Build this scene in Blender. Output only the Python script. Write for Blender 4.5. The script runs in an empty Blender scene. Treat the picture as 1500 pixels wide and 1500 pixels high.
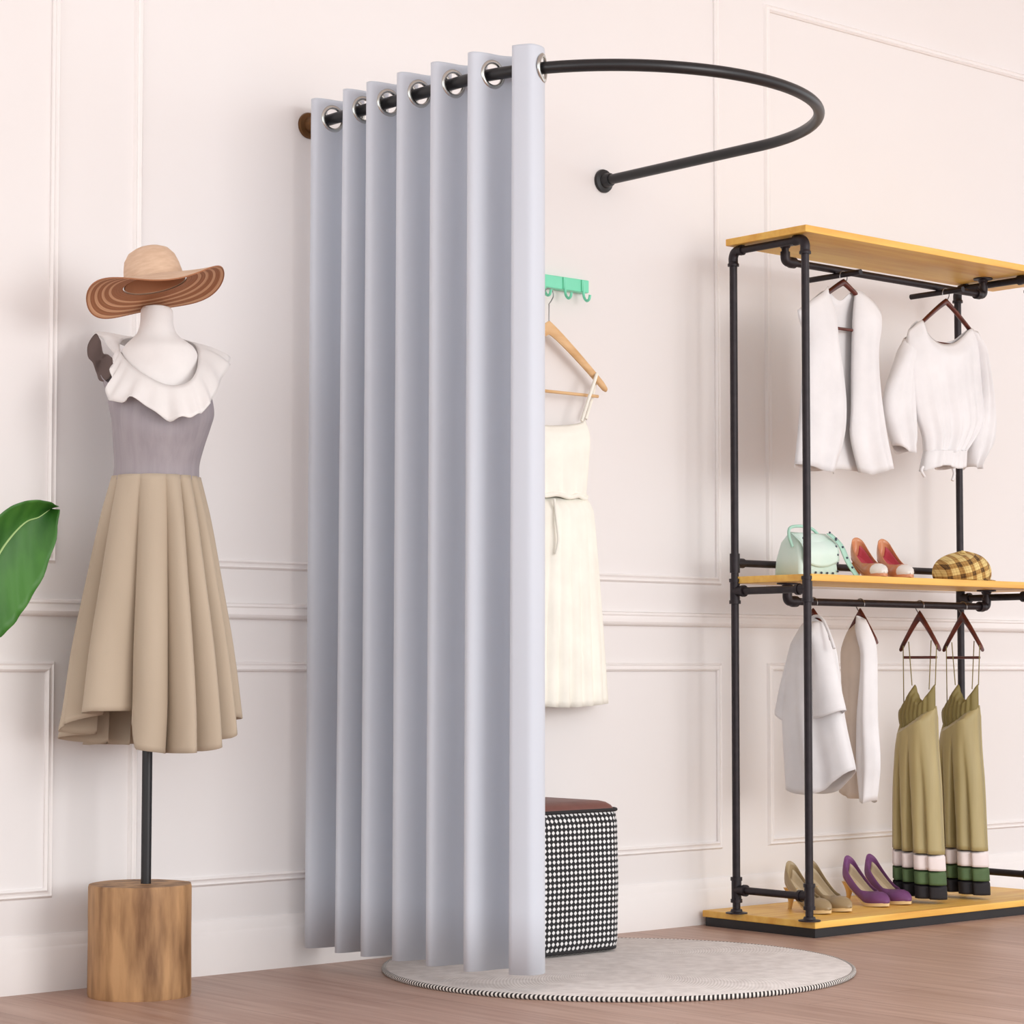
import bpy, math, random
import numpy as np
from math import sin, cos, pi, radians, sqrt, tan, atan2
random.seed(7)
S = bpy.context.scene
COL = S.collection

# ---------------------------------------------------------------- camera
FPX = 3450.0; YAW = radians(-41.3); PIT = radians(3.0); SH = 49.0
CAM = np.array([-3.536, -4.812, 0.74])
cd = bpy.data.cameras.new('camera'); cam = bpy.data.objects.new('camera', cd); COL.objects.link(cam)
cam.location = CAM.tolist(); cam.rotation_euler = (radians(90) + PIT, 0, YAW)
cd.sensor_width = 36; cd.lens = 36 * FPX / 1500; cd.shift_y = SH / 1500
cd.clip_end = 200
S.camera = cam
S.view_settings.view_transform = 'Standard'; S.view_settings.look = 'None'
S.view_settings.gamma = 1; S.view_settings.use_curve_mapping = False
S.view_settings.exposure = 0.20

# ---------------------------------------------------------------- world and lights
W = bpy.data.worlds.new('world'); S.world = W; W.use_nodes = True
W.node_tree.nodes['Background'].inputs[0].default_value = (.965, .985, 1.0, 1)
W.node_tree.nodes['Background'].inputs[1].default_value = 1.5

def area(name, loc, target, size, power, col=(1, 1, 1)):
    l = bpy.data.lights.new(name, 'AREA'); l.shape = 'RECTANGLE'; l.size, l.size_y = size; l.energy = power; l.color = col
    o = bpy.data.objects.new(name, l); COL.objects.link(o); o.location = loc
    import mathutils
    d = mathutils.Vector(target) - mathutils.Vector(loc)
    o.rotation_euler = d.to_track_quat('-Z', 'Y').to_euler()
    return o
area('key_light', (1.0, -8.2, 2.0), (0.4, 0, 0.9), (3.2, 2.6), 170, (1, .985, .97))
area('left_fill_light', (-4.6, -2.2, 2.4), (0, -.3, 1.2), (2.0, 2.2), 16, (.96, .98, 1.0))  # added fill from the left, no window stands there

# ---------------------------------------------------------------- pixel -> place helpers
_v0 = np.array([sin(-YAW), cos(YAW), 0.]); _r = np.array([cos(YAW), sin(YAW), 0.])
_v = _v0 * cos(PIT) + np.array([0, 0, sin(PIT)]); _u = -_v0 * sin(PIT) + np.array([0, 0, cos(PIT)])
def ray(px, py): return _v + _r * (px - 750) / FPX - _u * (py - 750 - SH) / FPX
def onplane(px, py, n, p0):
    d = ray(px, py); n = np.array(n, float); t = ((np.array(p0, float) - CAM) @ n) / (d @ n); return CAM + d * t
def onY(px, py, y): return onplane(px, py, (0, 1, 0), (0, y, 0))
def onX(px, py, x): return onplane(px, py, (1, 0, 0), (x, 0, 0))
def proj(p):
    d = np.array(p, float) - CAM
    return np.array([750 + FPX * (d @ _r) / (d @ _v), 750 + SH - FPX * (d @ _u) / (d @ _v)])

def herm(xs, ys, x):
    """smooth 1-D interpolation through points"""
    xs = list(xs); ys = [np.array(q, float) for q in ys]; n = len(xs)
    if n == 1: return ys[0]
    if x <= xs[0]: return ys[0]
    if x >= xs[-1]: return ys[-1]
    i = max(j for j in range(n - 1) if xs[j] <= x)
    def sl(j):
        if j == 0: return (ys[1] - ys[0]) / (xs[1] - xs[0])
        if j == n - 1: return (ys[-1] - ys[-2]) / (xs[-1] - xs[-2])
        return (ys[j + 1] - ys[j - 1]) / (xs[j + 1] - xs[j - 1])
    h = xs[i + 1] - xs[i]; t = (x - xs[i]) / h
    return ((2*t**3 - 3*t*t + 1) * ys[i] + (t**3 - 2*t*t + t) * h * sl(i)
            + (-2*t**3 + 3*t*t) * ys[i + 1] + (t**3 - t*t) * h * sl(i + 1))

def spline(pts, n, closed=False):
    """Catmull-Rom resample"""
    P = [np.array(p, float) for p in pts]; m = len(P); out = []
    segs = m if closed else m - 1
    for k in range(n if closed else n + 1):
        f = k * segs / n; i = min(int(f), segs - 1); t = f - i
        g = (lambda j: P[j % m]) if closed else (lambda j: P[min(max(j, 0), m - 1)])
        a, b, c, d = g(i - 1), g(i), g(i + 1), g(i + 2)
        out.append(.5 * (2*b + (c - a)*t + (2*a - 5*b + 4*c - d)*t*t + (3*b - a - 3*c + d)*t**3))
    return out

# ---------------------------------------------------------------- mesh builder
class MB:
    def __init__(s): s.v = []; s.f = []; s.m = []
    def grid(s, P, cu=False, cv=False, mat=0):
        nu, nv = len(P), len(P[0]); b = len(s.v)
        for row in P: s.v += [tuple(map(float, p)) for p in row]
        for i in range(nu if cu else nu - 1):
            for j in range(nv if cv else nv - 1):
                a = b + i*nv + j; c = b + ((i+1) % nu)*nv + j
                j2 = b + i*nv + (j+1) % nv; d = b + ((i+1) % nu)*nv + (j+1) % nv
                s.f.append((a, j2, d, c)); s.m.append(mat)
        return s
    def loft(s, rings, cap0=True, cap1=True, mat=0):
        b = len(s.v); n = len(rings[0]); s.grid(rings, cv=True, mat=mat)
        if cap0: s.f.append(tuple(b + j for j in range(n))[::-1]); s.m.append(mat)
        if cap1: s.f.append(tuple(b + (len(rings)-1)*n + j for j in range(n))); s.m.append(mat)
        return s
    def tube(s, path, r, n=12, cap=True, mat=0, closed=False, sq=None):
        P = [np.array(p, float) for p in path]; m = len(P)
        def tan_(i):
            if closed: d = P[(i+1) % m] - P[i-1]
            else: d = P[min(i+1, m-1)] - P[max(i-1, 0)]
            return d / (np.linalg.norm(d) + 1e-12)
        t = tan_(0); up = np.array([0, 0, 1.]) if abs(t[2]) < .9 else np.array([1., 0, 0])
        a = np.cross(t, up); a /= np.linalg.norm(a); rings = []
        for i in range(m):
            t = tan_(i); a = a - t * (a @ t); a /= np.linalg.norm(a); c = np.cross(t, a)
            ri = r[i] if hasattr(r, '__len__') else r
            k2 = sq if sq else 1
            rings.append([P[i] + ri * (a * cos(2*pi*k/n) + c * sin(2*pi*k/n) * k2) for k in range(n)])
        if closed:
            s.grid(rings, cu=True, cv=True, mat=mat)
        else: s.loft(rings, cap, cap, mat)
        return s
    def box(s, lo, hi, mat=0):
        (x0, y0, z0), (x1, y1, z1) = lo, hi
        return s.loft([[(x0, y0, z0), (x1, y0, z0), (x1, y1, z0), (x0, y1, z0)],
                       [(x0, y0, z1), (x1, y0, z1), (x1, y1, z1), (x0, y1, z1)]], mat=mat)
    def lathe(s, prof, c=(0, 0, 0), n=32, mat=0, caps=True):
        rings = [[(c[0] + r*cos(2*pi*k/n), c[1] + r*sin(2*pi*k/n), c[2] + z) for k in range(n)] for r, z in prof]
        return s.loft(rings, caps, caps, mat)

def obj(name, mb, mat, parent=None, smooth=True, bevel=0, solid=0, sub=0, offset=-1, label=None):
    me = bpy.data.meshes.new(name)
    off = np.zeros(3)
    q = parent
    while q is not None: off += np.array(q.location); q = q.parent
    V = [tuple((np.array(p) - off).tolist()) for p in mb.v] if parent is not None else mb.v
    me.from_pydata(V, [], mb.f)
    mats = mat if isinstance(mat, (list, tuple)) else [mat]
    for m in mats: me.materials.append(m)
    for p, k in zip(me.polygons, mb.m): p.material_index = k; p.use_smooth = smooth
    me.update()
    import bmesh
    bm = bmesh.new(); bm.from_mesh(me); bmesh.ops.remove_doubles(bm, verts=bm.verts, dist=1e-6)
    bmesh.ops.recalc_face_normals(bm, faces=bm.faces); bm.to_mesh(me); bm.free()
    if smooth:
        try: me.set_sharp_from_angle(angle=radians(50))
        except Exception: pass
    o = bpy.data.objects.new(name, me); COL.objects.link(o)
    if parent is not None: o.parent = parent
    if bevel:
        b = o.modifiers.new('bevel', 'BEVEL'); b.width = bevel; b.segments = 3; b.limit_method = 'ANGLE'
    if solid:
        d = o.modifiers.new('solid', 'SOLIDIFY'); d.thickness = solid; d.offset = offset
    if sub:
        d = o.modifiers.new('sub', 'SUBSURF'); d.levels = sub; d.render_levels = sub
    if label: o['label'] = label
    return o

def thing(name, label, cat, loc=(0, 0, 0), rot=(0, 0, 0), group=None):
    o = bpy.data.objects.new(name, None); COL.objects.link(o); o.empty_display_size = .05
    o.location = loc; o.rotation_euler = rot
    o['label'] = label; o['category'] = cat
    if group: o['group'] = group
    return o
def tag(o, label, cat, group=None):
    o['label'] = label; o['category'] = cat
    if group: o['group'] = group
    return o
def struct(o): o['kind'] = 'structure'; return o
def copy_tree(o, parent=None):
    c = o.copy(); COL.objects.link(c); c.parent = parent
    for ch in o.children: copy_tree(ch, c)
    return c

# ---------------------------------------------------------------- materials
def lin(c): return tuple(((x/255)/12.92 if x/255 <= .04045 else ((x/255 + .055)/1.055)**2.4) for x in c) + (1,)
def mat(name, rgb, rough=.6, metal=0, rgb2=None, scale=(10, 10, 10), nscale=1.0, bump=0, bscale=200, spec=None, sheen=0, contrast=(.35, .65), detail=4, trans=0):
    m = bpy.data.materials.new(name); m.use_nodes = True; nt = m.node_tree; N = nt.nodes; L = nt.links
    b = N['Principled BSDF']; b.inputs['Base Color'].default_value = lin(rgb)
    b.inputs['Roughness'].default_value = rough; b.inputs['Metallic'].default_value = metal
    if spec is not None: b.inputs['Specular IOR Level'].default_value = spec
    if sheen: b.inputs['Sheen Weight'].default_value = sheen
    tc = N.new('ShaderNodeTexCoord')
    if rgb2 is None: rgb2 = tuple(min(255, x * .965) for x in rgb)
    mp = N.new('ShaderNodeMapping'); mp.inputs['Scale'].default_value = scale
    L.new(tc.outputs['Object'], mp.inputs['Vector'])
    nz = N.new('ShaderNodeTexNoise'); nz.inputs['Scale'].default_value = nscale; nz.inputs['Detail'].default_value = detail
    L.new(mp.outputs[0], nz.inputs['Vector'])
    cr = N.new('ShaderNodeValToRGB'); e = cr.color_ramp.elements
    e[0].position, e[1].position = contrast; e[0].color = lin(rgb); e[1].color = lin(rgb2)
    L.new(nz.outputs['Fac'], cr.inputs[0]); L.new(cr.outputs[0], b.inputs['Base Color'])
    if bump:
        n2 = N.new('ShaderNodeTexNoise'); n2.inputs['Scale'].default_value = bscale; n2.inputs['Detail'].default_value = 3
        L.new(tc.outputs['Object'], n2.inputs['Vector'])
        bp = N.new('ShaderNodeBump'); bp.inputs['Strength'].default_value = bump; bp.inputs['Distance'].default_value = .002
        L.new(n2.outputs['Fac'], bp.inputs['Height']); L.new(bp.outputs[0], b.inputs['Normal'])
    if trans:
        ts = N.new('ShaderNodeBsdfTranslucent'); ts.inputs[0].default_value = lin(rgb)
        mx = N.new('ShaderNodeMixShader'); mx.inputs[0].default_value = trans
        out = N['Material Output']
        L.new(b.outputs[0], mx.inputs[1]); L.new(ts.outputs[0], mx.inputs[2]); L.new(mx.outputs[0], out.inputs[0])
    return m

M = {}
M['wall'] = mat('wall_paint', (233, 229, 228), .75, rgb2=(231, 226, 224), scale=(.8, .8, .8), bump=.05, bscale=60)
M['trim'] = mat('moulding_paint', (238, 233, 231), .55, rgb2=(236, 231, 229))
M['curtain'] = mat('grey_curtain_fabric', (204, 209, 219), .55, rgb2=(201, 206, 216), scale=(4, 4, 1), bump=.05, bscale=900, sheen=.25, spec=.35)
M['silver'] = mat('satin_silver', (205, 205, 200), .25, 1, rgb2=(190, 190, 186))
M['black_metal'] = mat('black_metal', (40, 39, 41), .36, .35, rgb2=(34, 33, 35), spec=.6)
M['iron'] = mat('dark_iron_pipe', (46, 38, 42), .45, .4, rgb2=(36, 30, 34), scale=(40, 40, 40))
M['brass'] = mat('bronze', (112, 78, 46), .4, .7)
M['pine'] = mat('varnished_pine', (243, 199, 100), .45, rgb2=(222, 160, 66), scale=(1.2, 14, 14), nscale=2.2, contrast=(.3, .75))
M['oak'] = mat('stump_oak', (184, 142, 98), .62, rgb2=(116, 80, 48), scale=(14, 14, 2.4), nscale=1.6, contrast=(.40, .66), bump=.25, bscale=30, detail=8)
M['form'] = mat('white_form_cloth', (238, 234, 232), .8, bump=.1, bscale=400)
M['bodice'] = mat('grey_knit', (160, 152, 156), .85, rgb2=(150, 142, 147), scale=(60, 60, 2), bump=.15, bscale=300)
M['lining'] = mat('dark_brown_shade', (96, 80, 76), .9)  # painted shade under the rear ruffle, not a cloth of its own
M['ruffle'] = mat('white_ruffle_cotton', (230, 226, 224), .85, bump=.06, bscale=200)
M['skirt'] = mat('beige_skirt_cotton', (184, 168, 148), .85, rgb2=(177, 161, 141), scale=(8, 8, 2), bump=.08, bscale=350)
M['cream'] = mat('cream_cotton', (250, 247, 236), .85, bump=.08, bscale=200)
M['white'] = mat('white_cotton', (232, 230, 231), .85, bump=.08, bscale=150)
M['beige'] = mat('shaded_sheer_cotton', (215, 200, 186), .85, bump=.08, bscale=200)  # beige is the shade on the sheer white shirt body, put into the colour
M['olive'] = mat('olive_satin', (176, 160, 112), .5, rgb2=(162, 146, 98), scale=(30, 30, 3), sheen=.2)
M['olive_in'] = mat('olive_bodice', (134, 120, 68), .6, rgb2=(124, 110, 60), scale=(60, 60, 4))
M['band_w'] = mat('white_hem', (234, 222, 220), .7)
M['band_g'] = mat('green_hem', (82, 106, 66), .7, rgb2=(66, 88, 52))
M['band_k'] = mat('black_hem', (24, 20, 26), .75)
M['mahog'] = mat('mahogany', (100, 42, 28), .3, rgb2=(58, 20, 16), scale=(10, 10, 40))
M['birch'] = mat('light_beech', (226, 186, 138), .45, rgb2=(208, 164, 112), scale=(6, 30, 30))
M['mint'] = mat('mint_plastic', (130, 226, 190), .35, rgb2=(122, 220, 182))
M['steel'] = mat('hook_steel', (150, 146, 146), .3, 1)
M['leaf'] = mat('leaf_green', (66, 124, 40), .5, rgb2=(40, 92, 26), scale=(14, 14, 5), trans=.1)
M['rib'] = mat('leaf_midrib', (170, 200, 130), .5)
M['terra'] = mat('white_planter', (225, 220, 214), .5)
M['soil'] = mat('potting_soil', (62, 46, 36), .95, bump=.6, bscale=60)
M['leather_mint'] = mat('mint_leather', (216, 234, 226), .4, rgb2=(204, 228, 217), bump=.05)
M['leather_mint2'] = mat('deep_mint_leather', (170, 214, 196), .4)
M['stud'] = mat('stud_metal', (90, 96, 112), .3, .9)
M['tan'] = mat('tan_patent', (214, 150, 110), .3, rgb2=(202, 134, 94))
M['pink'] = mat('pink_lining', (206, 88, 104), .5)
M['toe_white'] = mat('white_toe', (232, 226, 220), .35)
M['khaki'] = mat('khaki_leather', (168, 148, 114), .4, rgb2=(154, 132, 98))
M['khaki_in'] = mat('khaki_lining', (204, 186, 156), .6)
M['purple'] = mat('purple_suede', (126, 74, 124), .6, rgb2=(108, 60, 108))
M['gold'] = mat('pale_gold_heel', (222, 184, 120), .35, .3)
M['sole'] = mat('pale_sole', (232, 202, 150), .45)
M['pouf_top'] = mat('maroon_leatherette', (118, 74, 66), .5, rgb2=(104, 62, 56))
M['black_cloth'] = mat('black_piping', (30, 27, 29), .8)

def fancy_floor():
    m = bpy.data.materials.new('rosy_wood_floor'); m.use_nodes = True; nt = m.node_tree; N = nt.nodes; L = nt.links; b = N['Principled BSDF']
    tc = N.new('ShaderNodeTexCoord'); mp = N.new('ShaderNodeMapping'); mp.inputs['Rotation'].default_value = (0, 0, radians(90))
    L.new(tc.outputs['Object'], mp.inputs[0])
    br = N.new('ShaderNodeTexBrick'); br.inputs['Color1'].default_value = lin((192, 162, 147)); br.inputs['Color2'].default_value = lin((178, 147, 132))
    br.inputs['Mortar'].default_value = lin((150, 118, 104)); br.inputs['Scale'].default_value = 1
    br.inputs['Brick Width'].default_value = 1.3; br.inputs['Row Height'].default_value = .14; br.inputs['Mortar Size'].default_value = .0016; br.inputs['Mortar Smooth'].default_value = .4
    L.new(mp.outputs[0], br.inputs['Vector'])
    m2 = N.new('ShaderNodeMapping'); m2.inputs['Scale'].default_value = (26, 1.6, 1); L.new(tc.outputs['Object'], m2.inputs[0])
    nz = N.new('ShaderNodeTexNoise'); nz.inputs['Scale'].default_value = 1.6; nz.inputs['Detail'].default_value = 6; L.new(m2.outputs[0], nz.inputs['Vector'])
    cr = N.new('ShaderNodeValToRGB'); cr.color_ramp.elements[0].position = .3; cr.color_ramp.elements[1].position = .7
    cr.color_ramp.elements[0].color = lin((214, 196, 186)); cr.color_ramp.elements[1].color = lin((255, 255, 255))
    L.new(nz.outputs['Fac'], cr.inputs[0])
    mx = N.new('ShaderNodeMix'); mx.data_type = 'RGBA'; mx.blend_type = 'MULTIPLY'; mx.inputs[0].default_value = .8
    L.new(br.outputs['Color'], mx.inputs[6]); L.new(cr.outputs[0], mx.inputs[7]); L.new(mx.outputs[2], b.inputs['Base Color'])
    b.inputs['Roughness'].default_value = .42
    return m
M['floor'] = fancy_floor()

def mathn(nt, op, a, b=None, c=None):
    n = nt.nodes.new('ShaderNodeMath'); n.operation = op
    for i, q in enumerate((a, b, c)):
        if q is None: continue
        if isinstance(q, (int, float)): n.inputs[i].default_value = q
        else: nt.links.new(q, n.inputs[i])
    return n.outputs[0]

def check_mat():
    """houndstooth-like weave: pale rounded dots on a black lattice"""
    m = bpy.data.materials.new('black_white_check'); m.use_nodes = True; nt = m.node_tree; N = nt.nodes; L = nt.links; b = N['Principled BSDF']
    tc = N.new('ShaderNodeTexCoord'); sp = N.new('ShaderNodeSeparateXYZ'); L.new(tc.outputs['Object'], sp.inputs[0])
    c = .0147
    u = mathn(nt, 'ADD', sp.outputs[0], mathn(nt, 'MULTIPLY', sp.outputs[1], 1.0)); w = sp.outputs[2]
    su = mathn(nt, 'SINE', mathn(nt, 'MULTIPLY', u, 2*pi/c)); sw = mathn(nt, 'SINE', mathn(nt, 'MULTIPLY', w, 2*pi/c))
    s = mathn(nt, 'ADD', su, sw)
    cr = N.new('ShaderNodeValToRGB'); e = cr.color_ramp.elements
    e[0].position = .52; e[0].color = lin((26, 24, 27)); e[1].position = .72; e[1].color = lin((228, 226, 226))
    L.new(mathn(nt, 'MULTIPLY_ADD', s, .25, .5), cr.inputs[0]); L.new(cr.outputs[0], b.inputs['Base Color']); b.inputs['Roughness'].default_value = .85
    return m
M['check'] = check_mat()

def rug_mat(edge=False):
    m = bpy.data.materials.new('rug_edge_stitch' if edge else 'woven_rug'); m.use_nodes = True; nt = m.node_tree; N = nt.nodes; L = nt.links; b = N['Principled BSDF']
    tc = N.new('ShaderNodeTexCoord'); sp = N.new('ShaderNodeSeparateXYZ'); L.new(tc.outputs['Object'], sp.inputs[0])
    x, y = sp.outputs[0], sp.outputs[1]
    r = mathn(nt, 'SQRT', mathn(nt, 'ADD', mathn(nt, 'MULTIPLY', x, x), mathn(nt, 'MULTIPLY', y, y)))
    b.inputs['Roughness'].default_value = .95
    if edge:
        a = mathn(nt, 'ARCTAN2', y, x); f = mathn(nt, 'SINE', mathn(nt, 'ADD', mathn(nt, 'MULTIPLY', a, 330), mathn(nt, 'MULTIPLY', r, 300)))
        cr = N.new('ShaderNodeValToRGB'); e = cr.color_ramp.elements; e[0].position = .4; e[0].color = lin((40, 34, 34)); e[1].position = .6; e[1].color = lin((222, 216, 210))
        L.new(mathn(nt, 'MULTIPLY_ADD', f, .5, .5), cr.inputs[0])
    else:
        nz = N.new('ShaderNodeTexNoise'); nz.inputs['Scale'].default_value = 30; nz.inputs['Detail'].default_value = 6; L.new(tc.outputs['Object'], nz.inputs['Vector'])
        cr = N.new('ShaderNodeValToRGB'); e = cr.color_ramp.elements; e[0].position = .35; e[0].color = lin((206, 198, 194)); e[1].position = .65; e[1].color = lin((222, 215, 211))
        L.new(nz.outputs['Fac'], cr.inputs[0])
        a = mathn(nt, 'ARCTAN2', y, x)
        h = mathn(nt, 'MULTIPLY', mathn(nt, 'SINE', mathn(nt, 'MULTIPLY', r, 2*pi/.012)), mathn(nt, 'SINE', mathn(nt, 'MULTIPLY', a, 260)))
        bp = N.new('ShaderNodeBump'); bp.inputs['Strength'].default_value = .25; bp.inputs['Distance'].default_value = .002
        L.new(h, bp.inputs['Height']); L.new(bp.outputs[0], b.inputs['Normal'])
    L.new(cr.outputs[0], b.inputs['Base Color'])
    return m
M['rug'] = rug_mat(); M['rug_edge'] = rug_mat(True)

def ring_mat(name, base, stripe, r0, period):
    m = bpy.data.materials.new(name); m.use_nodes = True; nt = m.node_tree; N = nt.nodes; L = nt.links; b = N['Principled BSDF']
    tc = N.new('ShaderNodeTexCoord'); sp = N.new('ShaderNodeSeparateXYZ'); L.new(tc.outputs['Object'], sp.inputs[0])
    x, y = sp.outputs[0], sp.outputs[1]
    r = mathn(nt, 'SQRT', mathn(nt, 'ADD', mathn(nt, 'MULTIPLY', x, x), mathn(nt, 'MULTIPLY', y, y)))
    f = mathn(nt, 'SINE', mathn(nt, 'MULTIPLY', mathn(nt, 'SUBTRACT', r, r0), 2*pi/period))
    g = mathn(nt, 'MULTIPLY', mathn(nt, 'GREATER_THAN', f, .35), mathn(nt, 'GREATER_THAN', r, r0))
    mx = N.new('ShaderNodeMix'); mx.data_type = 'RGBA'; L.new(g, mx.inputs[0]); mx.inputs[6].default_value = lin(base); mx.inputs[7].default_value = lin(stripe)
    L.new(mx.outputs[2], b.inputs['Base Color']); b.inputs['Roughness'].default_value = .8
    wv = mathn(nt, 'SINE', mathn(nt, 'MULTIPLY', r, 2*pi/.006)); bp = N.new('ShaderNodeBump'); bp.inputs['Strength'].default_value = .3; bp.inputs['Distance'].default_value = .001
    L.new(wv, bp.inputs['Height']); L.new(bp.outputs[0], b.inputs['Normal'])
    return m
M['straw'] = mat('natural_straw', (212, 182, 156), .8, rgb2=(200, 168, 142), scale=(30, 30, 120), bump=.2, bscale=300)
M['straw_under'] = ring_mat('striped_straw_underside', (158, 104, 70), (206, 158, 122), .098, .0165)

def plaid_mat():
    m = bpy.data.materials.new('yellow_plaid'); m.use_nodes = True; nt = m.node_tree; N = nt.nodes; L = nt.links; b = N['Principled BSDF']
    tc = N.new('ShaderNodeTexCoord'); mp = N.new('ShaderNodeMapping'); mp.inputs['Rotation'].default_value = (0, radians(18), radians(28)); L.new(tc.outputs['Object'], mp.inputs[0])
    sp = N.new('ShaderNodeSeparateXYZ'); L.new(mp.outputs[0], sp.inputs[0])
    fs = []
    for ch, ph in ((0, 0), (2, 1.1)):
        f = mathn(nt, 'SINE', mathn(nt, 'MULTIPLY_ADD', sp.outputs[ch], 2*pi/.034, ph)); g = mathn(nt, 'SINE', mathn(nt, 'MULTIPLY_ADD', sp.outputs[ch], 2*pi/.0085, ph))
        fs.append(mathn(nt, 'ADD', mathn(nt, 'MULTIPLY', mathn(nt, 'GREATER_THAN', f, .3), .6), mathn(nt, 'MULTIPLY', mathn(nt, 'GREATER_THAN', g, .75), .25)))
    s = mathn(nt, 'MULTIPLY', mathn(nt, 'ADD', fs[0], fs[1]), .6)
    cr = N.new('ShaderNodeValToRGB'); e = cr.color_ramp.elements; e[0].position = 0; e[0].color = lin((226, 202, 136)); e[1].position = .85; e[1].color = lin((70, 46, 24))
    e2 = cr.color_ramp.elements.new(.4); e2.color = lin((176, 134, 72))
    L.new(s, cr.inputs[0]); L.new(cr.outputs[0], b.inputs['Base Color']); b.inputs['Roughness'].default_value = .9
    return m
M['plaid'] = plaid_mat()

# ---------------------------------------------------------------- the setting
mb = MB().box((-7, 0, -.02), (9, .12, 3.5)); struct(obj('wall_back', mb, M['wall'], smooth=False))
mb = MB().box((-7, -9, -.1), (9, .12, 0)); struct(obj('floor', mb, M['floor'], smooth=False))

mb = MB().box((-7, -4.2, 3.5), (9, .12, 3.6)); struct(obj('shading_ceiling', mb, M['wall'], smooth=False))  # out of view, added to hold world light off the upper wall
def profile_x(x0, x1, prof):   # extrude (y,z) profile along x
    return MB().loft([[(x0, y, z) for y, z in prof], [(x1, y, z) for y, z in prof]])
struct(obj('baseboard_back', profile_x(-7, 9, [(.001, 0), (-.018, 0), (-.018, .095), (-.014, .101), (-.0125, .104), (-.0125, .116), (-.006, .124), (-.004, .130), (.001, .130)]), M['trim']))
struct(obj('trim_1', profile_x(-7, 9, [(.001, .862), (-.010, .863), (-.017, .868), (-.019, .874), (-.015, .880), (-.012, .890), (-.016, .894), (-.015, .899), (-.008, .902), (.001, .903)]), M['trim']))
def frame(n, x0, x1, z0, z1, w=.024):
    prof = [(0, 0), (.1, .35), (.25, .75), (.42, .55), (.6, .62), (.8, .9), (1, .55), (1, 0)]   # across the width (0 outer .. 1 inner), height
    rings = []
    for q, h in prof:
        d = q * w; y = .001 - .013 * h
        rings.append([(x0 + d, y, z0 + d), (x1 - d, y, z0 + d), (x1 - d, y, z1 - d), (x0 + d, y, z1 - d)])
    m = MB(); m.loft(rings, False, False)
    struct(obj('trim_%d' % n, m, M['trim'], smooth=False))
k = 2
for x0, x1 in ((-2.75, -.722), (-.522, 1.512), (1.708, 3.74), (3.94, 5.97)):
    frame(k, x0, x1, .212, .758); frame(k + 1, x0, x1, .985, 2.765); k += 2

# ---------------------------------------------------------------- curtain rod
ROD_Z = 2.124; RW, RL, RB = 1.035, .6, .487
def rod_x(y):
    if y > -RL: return 0.0
    return RW/2 - RW/2 * sqrt(max(0, 1 - ((-y - RL) / RB)**2))
rod = thing('curtain_rod', 'black metal curtain rod bent in a U, fixed to the wall at both ends', 'curtain rod', (0, 0, ROD_Z))
path = [(0, -.004 - (RL-.004)*t, ROD_Z) for t in np.linspace(0, 1, 8)][:-1] + [(RW/2 - RW/2*cos(t), -RL - RB*sin(t), ROD_Z) for t in np.linspace(0, pi, 56)] + [(RW, -RL + (RL-.004)*t, ROD_Z) for t in np.linspace(0, 1, 8)][1:]
obj('pipe', MB().tube(path, .0142, 20), M['black_metal'], rod)
for x, mt in ((0, 'brass'), (RW, 'black_metal')):
    def ringy(rr, y): return [(x + rr*cos(2*pi*k/32), y, ROD_Z + rr*sin(2*pi*k/32)) for k in range(32)]
    m = MB().loft([ringy(.033, 0), ringy(.034, -.004), ringy(.032, -.009), ringy(.0215, -.012), ringy(.0195, -.030), ringy(.0180, -.034), ringy(.0140, -.035)])
    obj('wall_flange', m, M[mt], rod, label='bronze wall flange' if mt == 'brass' else None)

# ---------------------------------------------------------------- curtain
CT, CB = 2.172, .052
def y_for(px, off, zz=1.1, py=700):
    lo, hi = -1.2, .0     # px grows as y falls
    for _ in range(50):
        mid = (lo + hi)/2
        if proj((rod_x(mid) + off, mid, zz))[0] > px: lo = mid
        else: hi = mid
    return (lo + hi)/2
AMP = .048
lefts = [450, 497, 531, 576, 626, 680, 745]
ys = [y_for(p, -AMP) for p in lefts]
poly = [(.5*AMP, ys[0] + .020)]
for i, y in enumerate(ys):
    last = i == len(ys) - 1
    w = .053 if last else min(.034, (ys[i] - ys[i+1]) * .30)
    poly.append((-AMP, y))
    if last: poly.append((-AMP*1.02, y - w*.55))
    poly.append((-AMP, y - w))
    if not last:
        yn = ys[i+1]
        poly.append((AMP, y - w - .006)); poly.append((AMP, yn + .010))
    else:
        poly.append((-AMP*.1, y - w + .006)); poly.append((AMP*.95, y - w + .040))
P2 = [(rod_x(y) + x, y) for x, y in poly]
# bow the long panels slightly, then round the corners
for _ in range(3):
    Q = [P2[0]]
    for a, b in zip(P2[:-1], P2[1:]):
        a = np.array(a); b = np.array(b); Q += [tuple(.78*a + .22*b), tuple(.22*a + .78*b)]
    Q.append(P2[-1]); P2 = Q
P2 = [np.array(p) for p in P2]
cum = [0]
for a, b in zip(P2[:-1], P2[1:]): cum.append(cum[-1] + np.linalg.norm(b - a))
LEN = cum[-1]; NC = int(LEN / .0048)
PX = np.array([p[0] for p in P2]); PY = np.array([p[1] for p in P2])
def at_s(s): return np.array([np.interp(s, cum, PX), np.interp(s, cum, PY)])
cols = [at_s(LEN * i / NC) for i in range(NC + 1)]
cross = []
for i in range(NC):
    f0 = cols[i][0] - rod_x(cols[i][1]); f1 = cols[i+1][0] - rod_x(cols[i+1][1])
    if f0 * f1 < 0: cross.append(LEN * (i + f0/(f0 - f1)) / NC)
zs = [CT - .005*i for i in range(20)]
zs += [zs[-1] - (zs[-1] - CB) * (i/14) for i in range(1, 15)]
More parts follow.
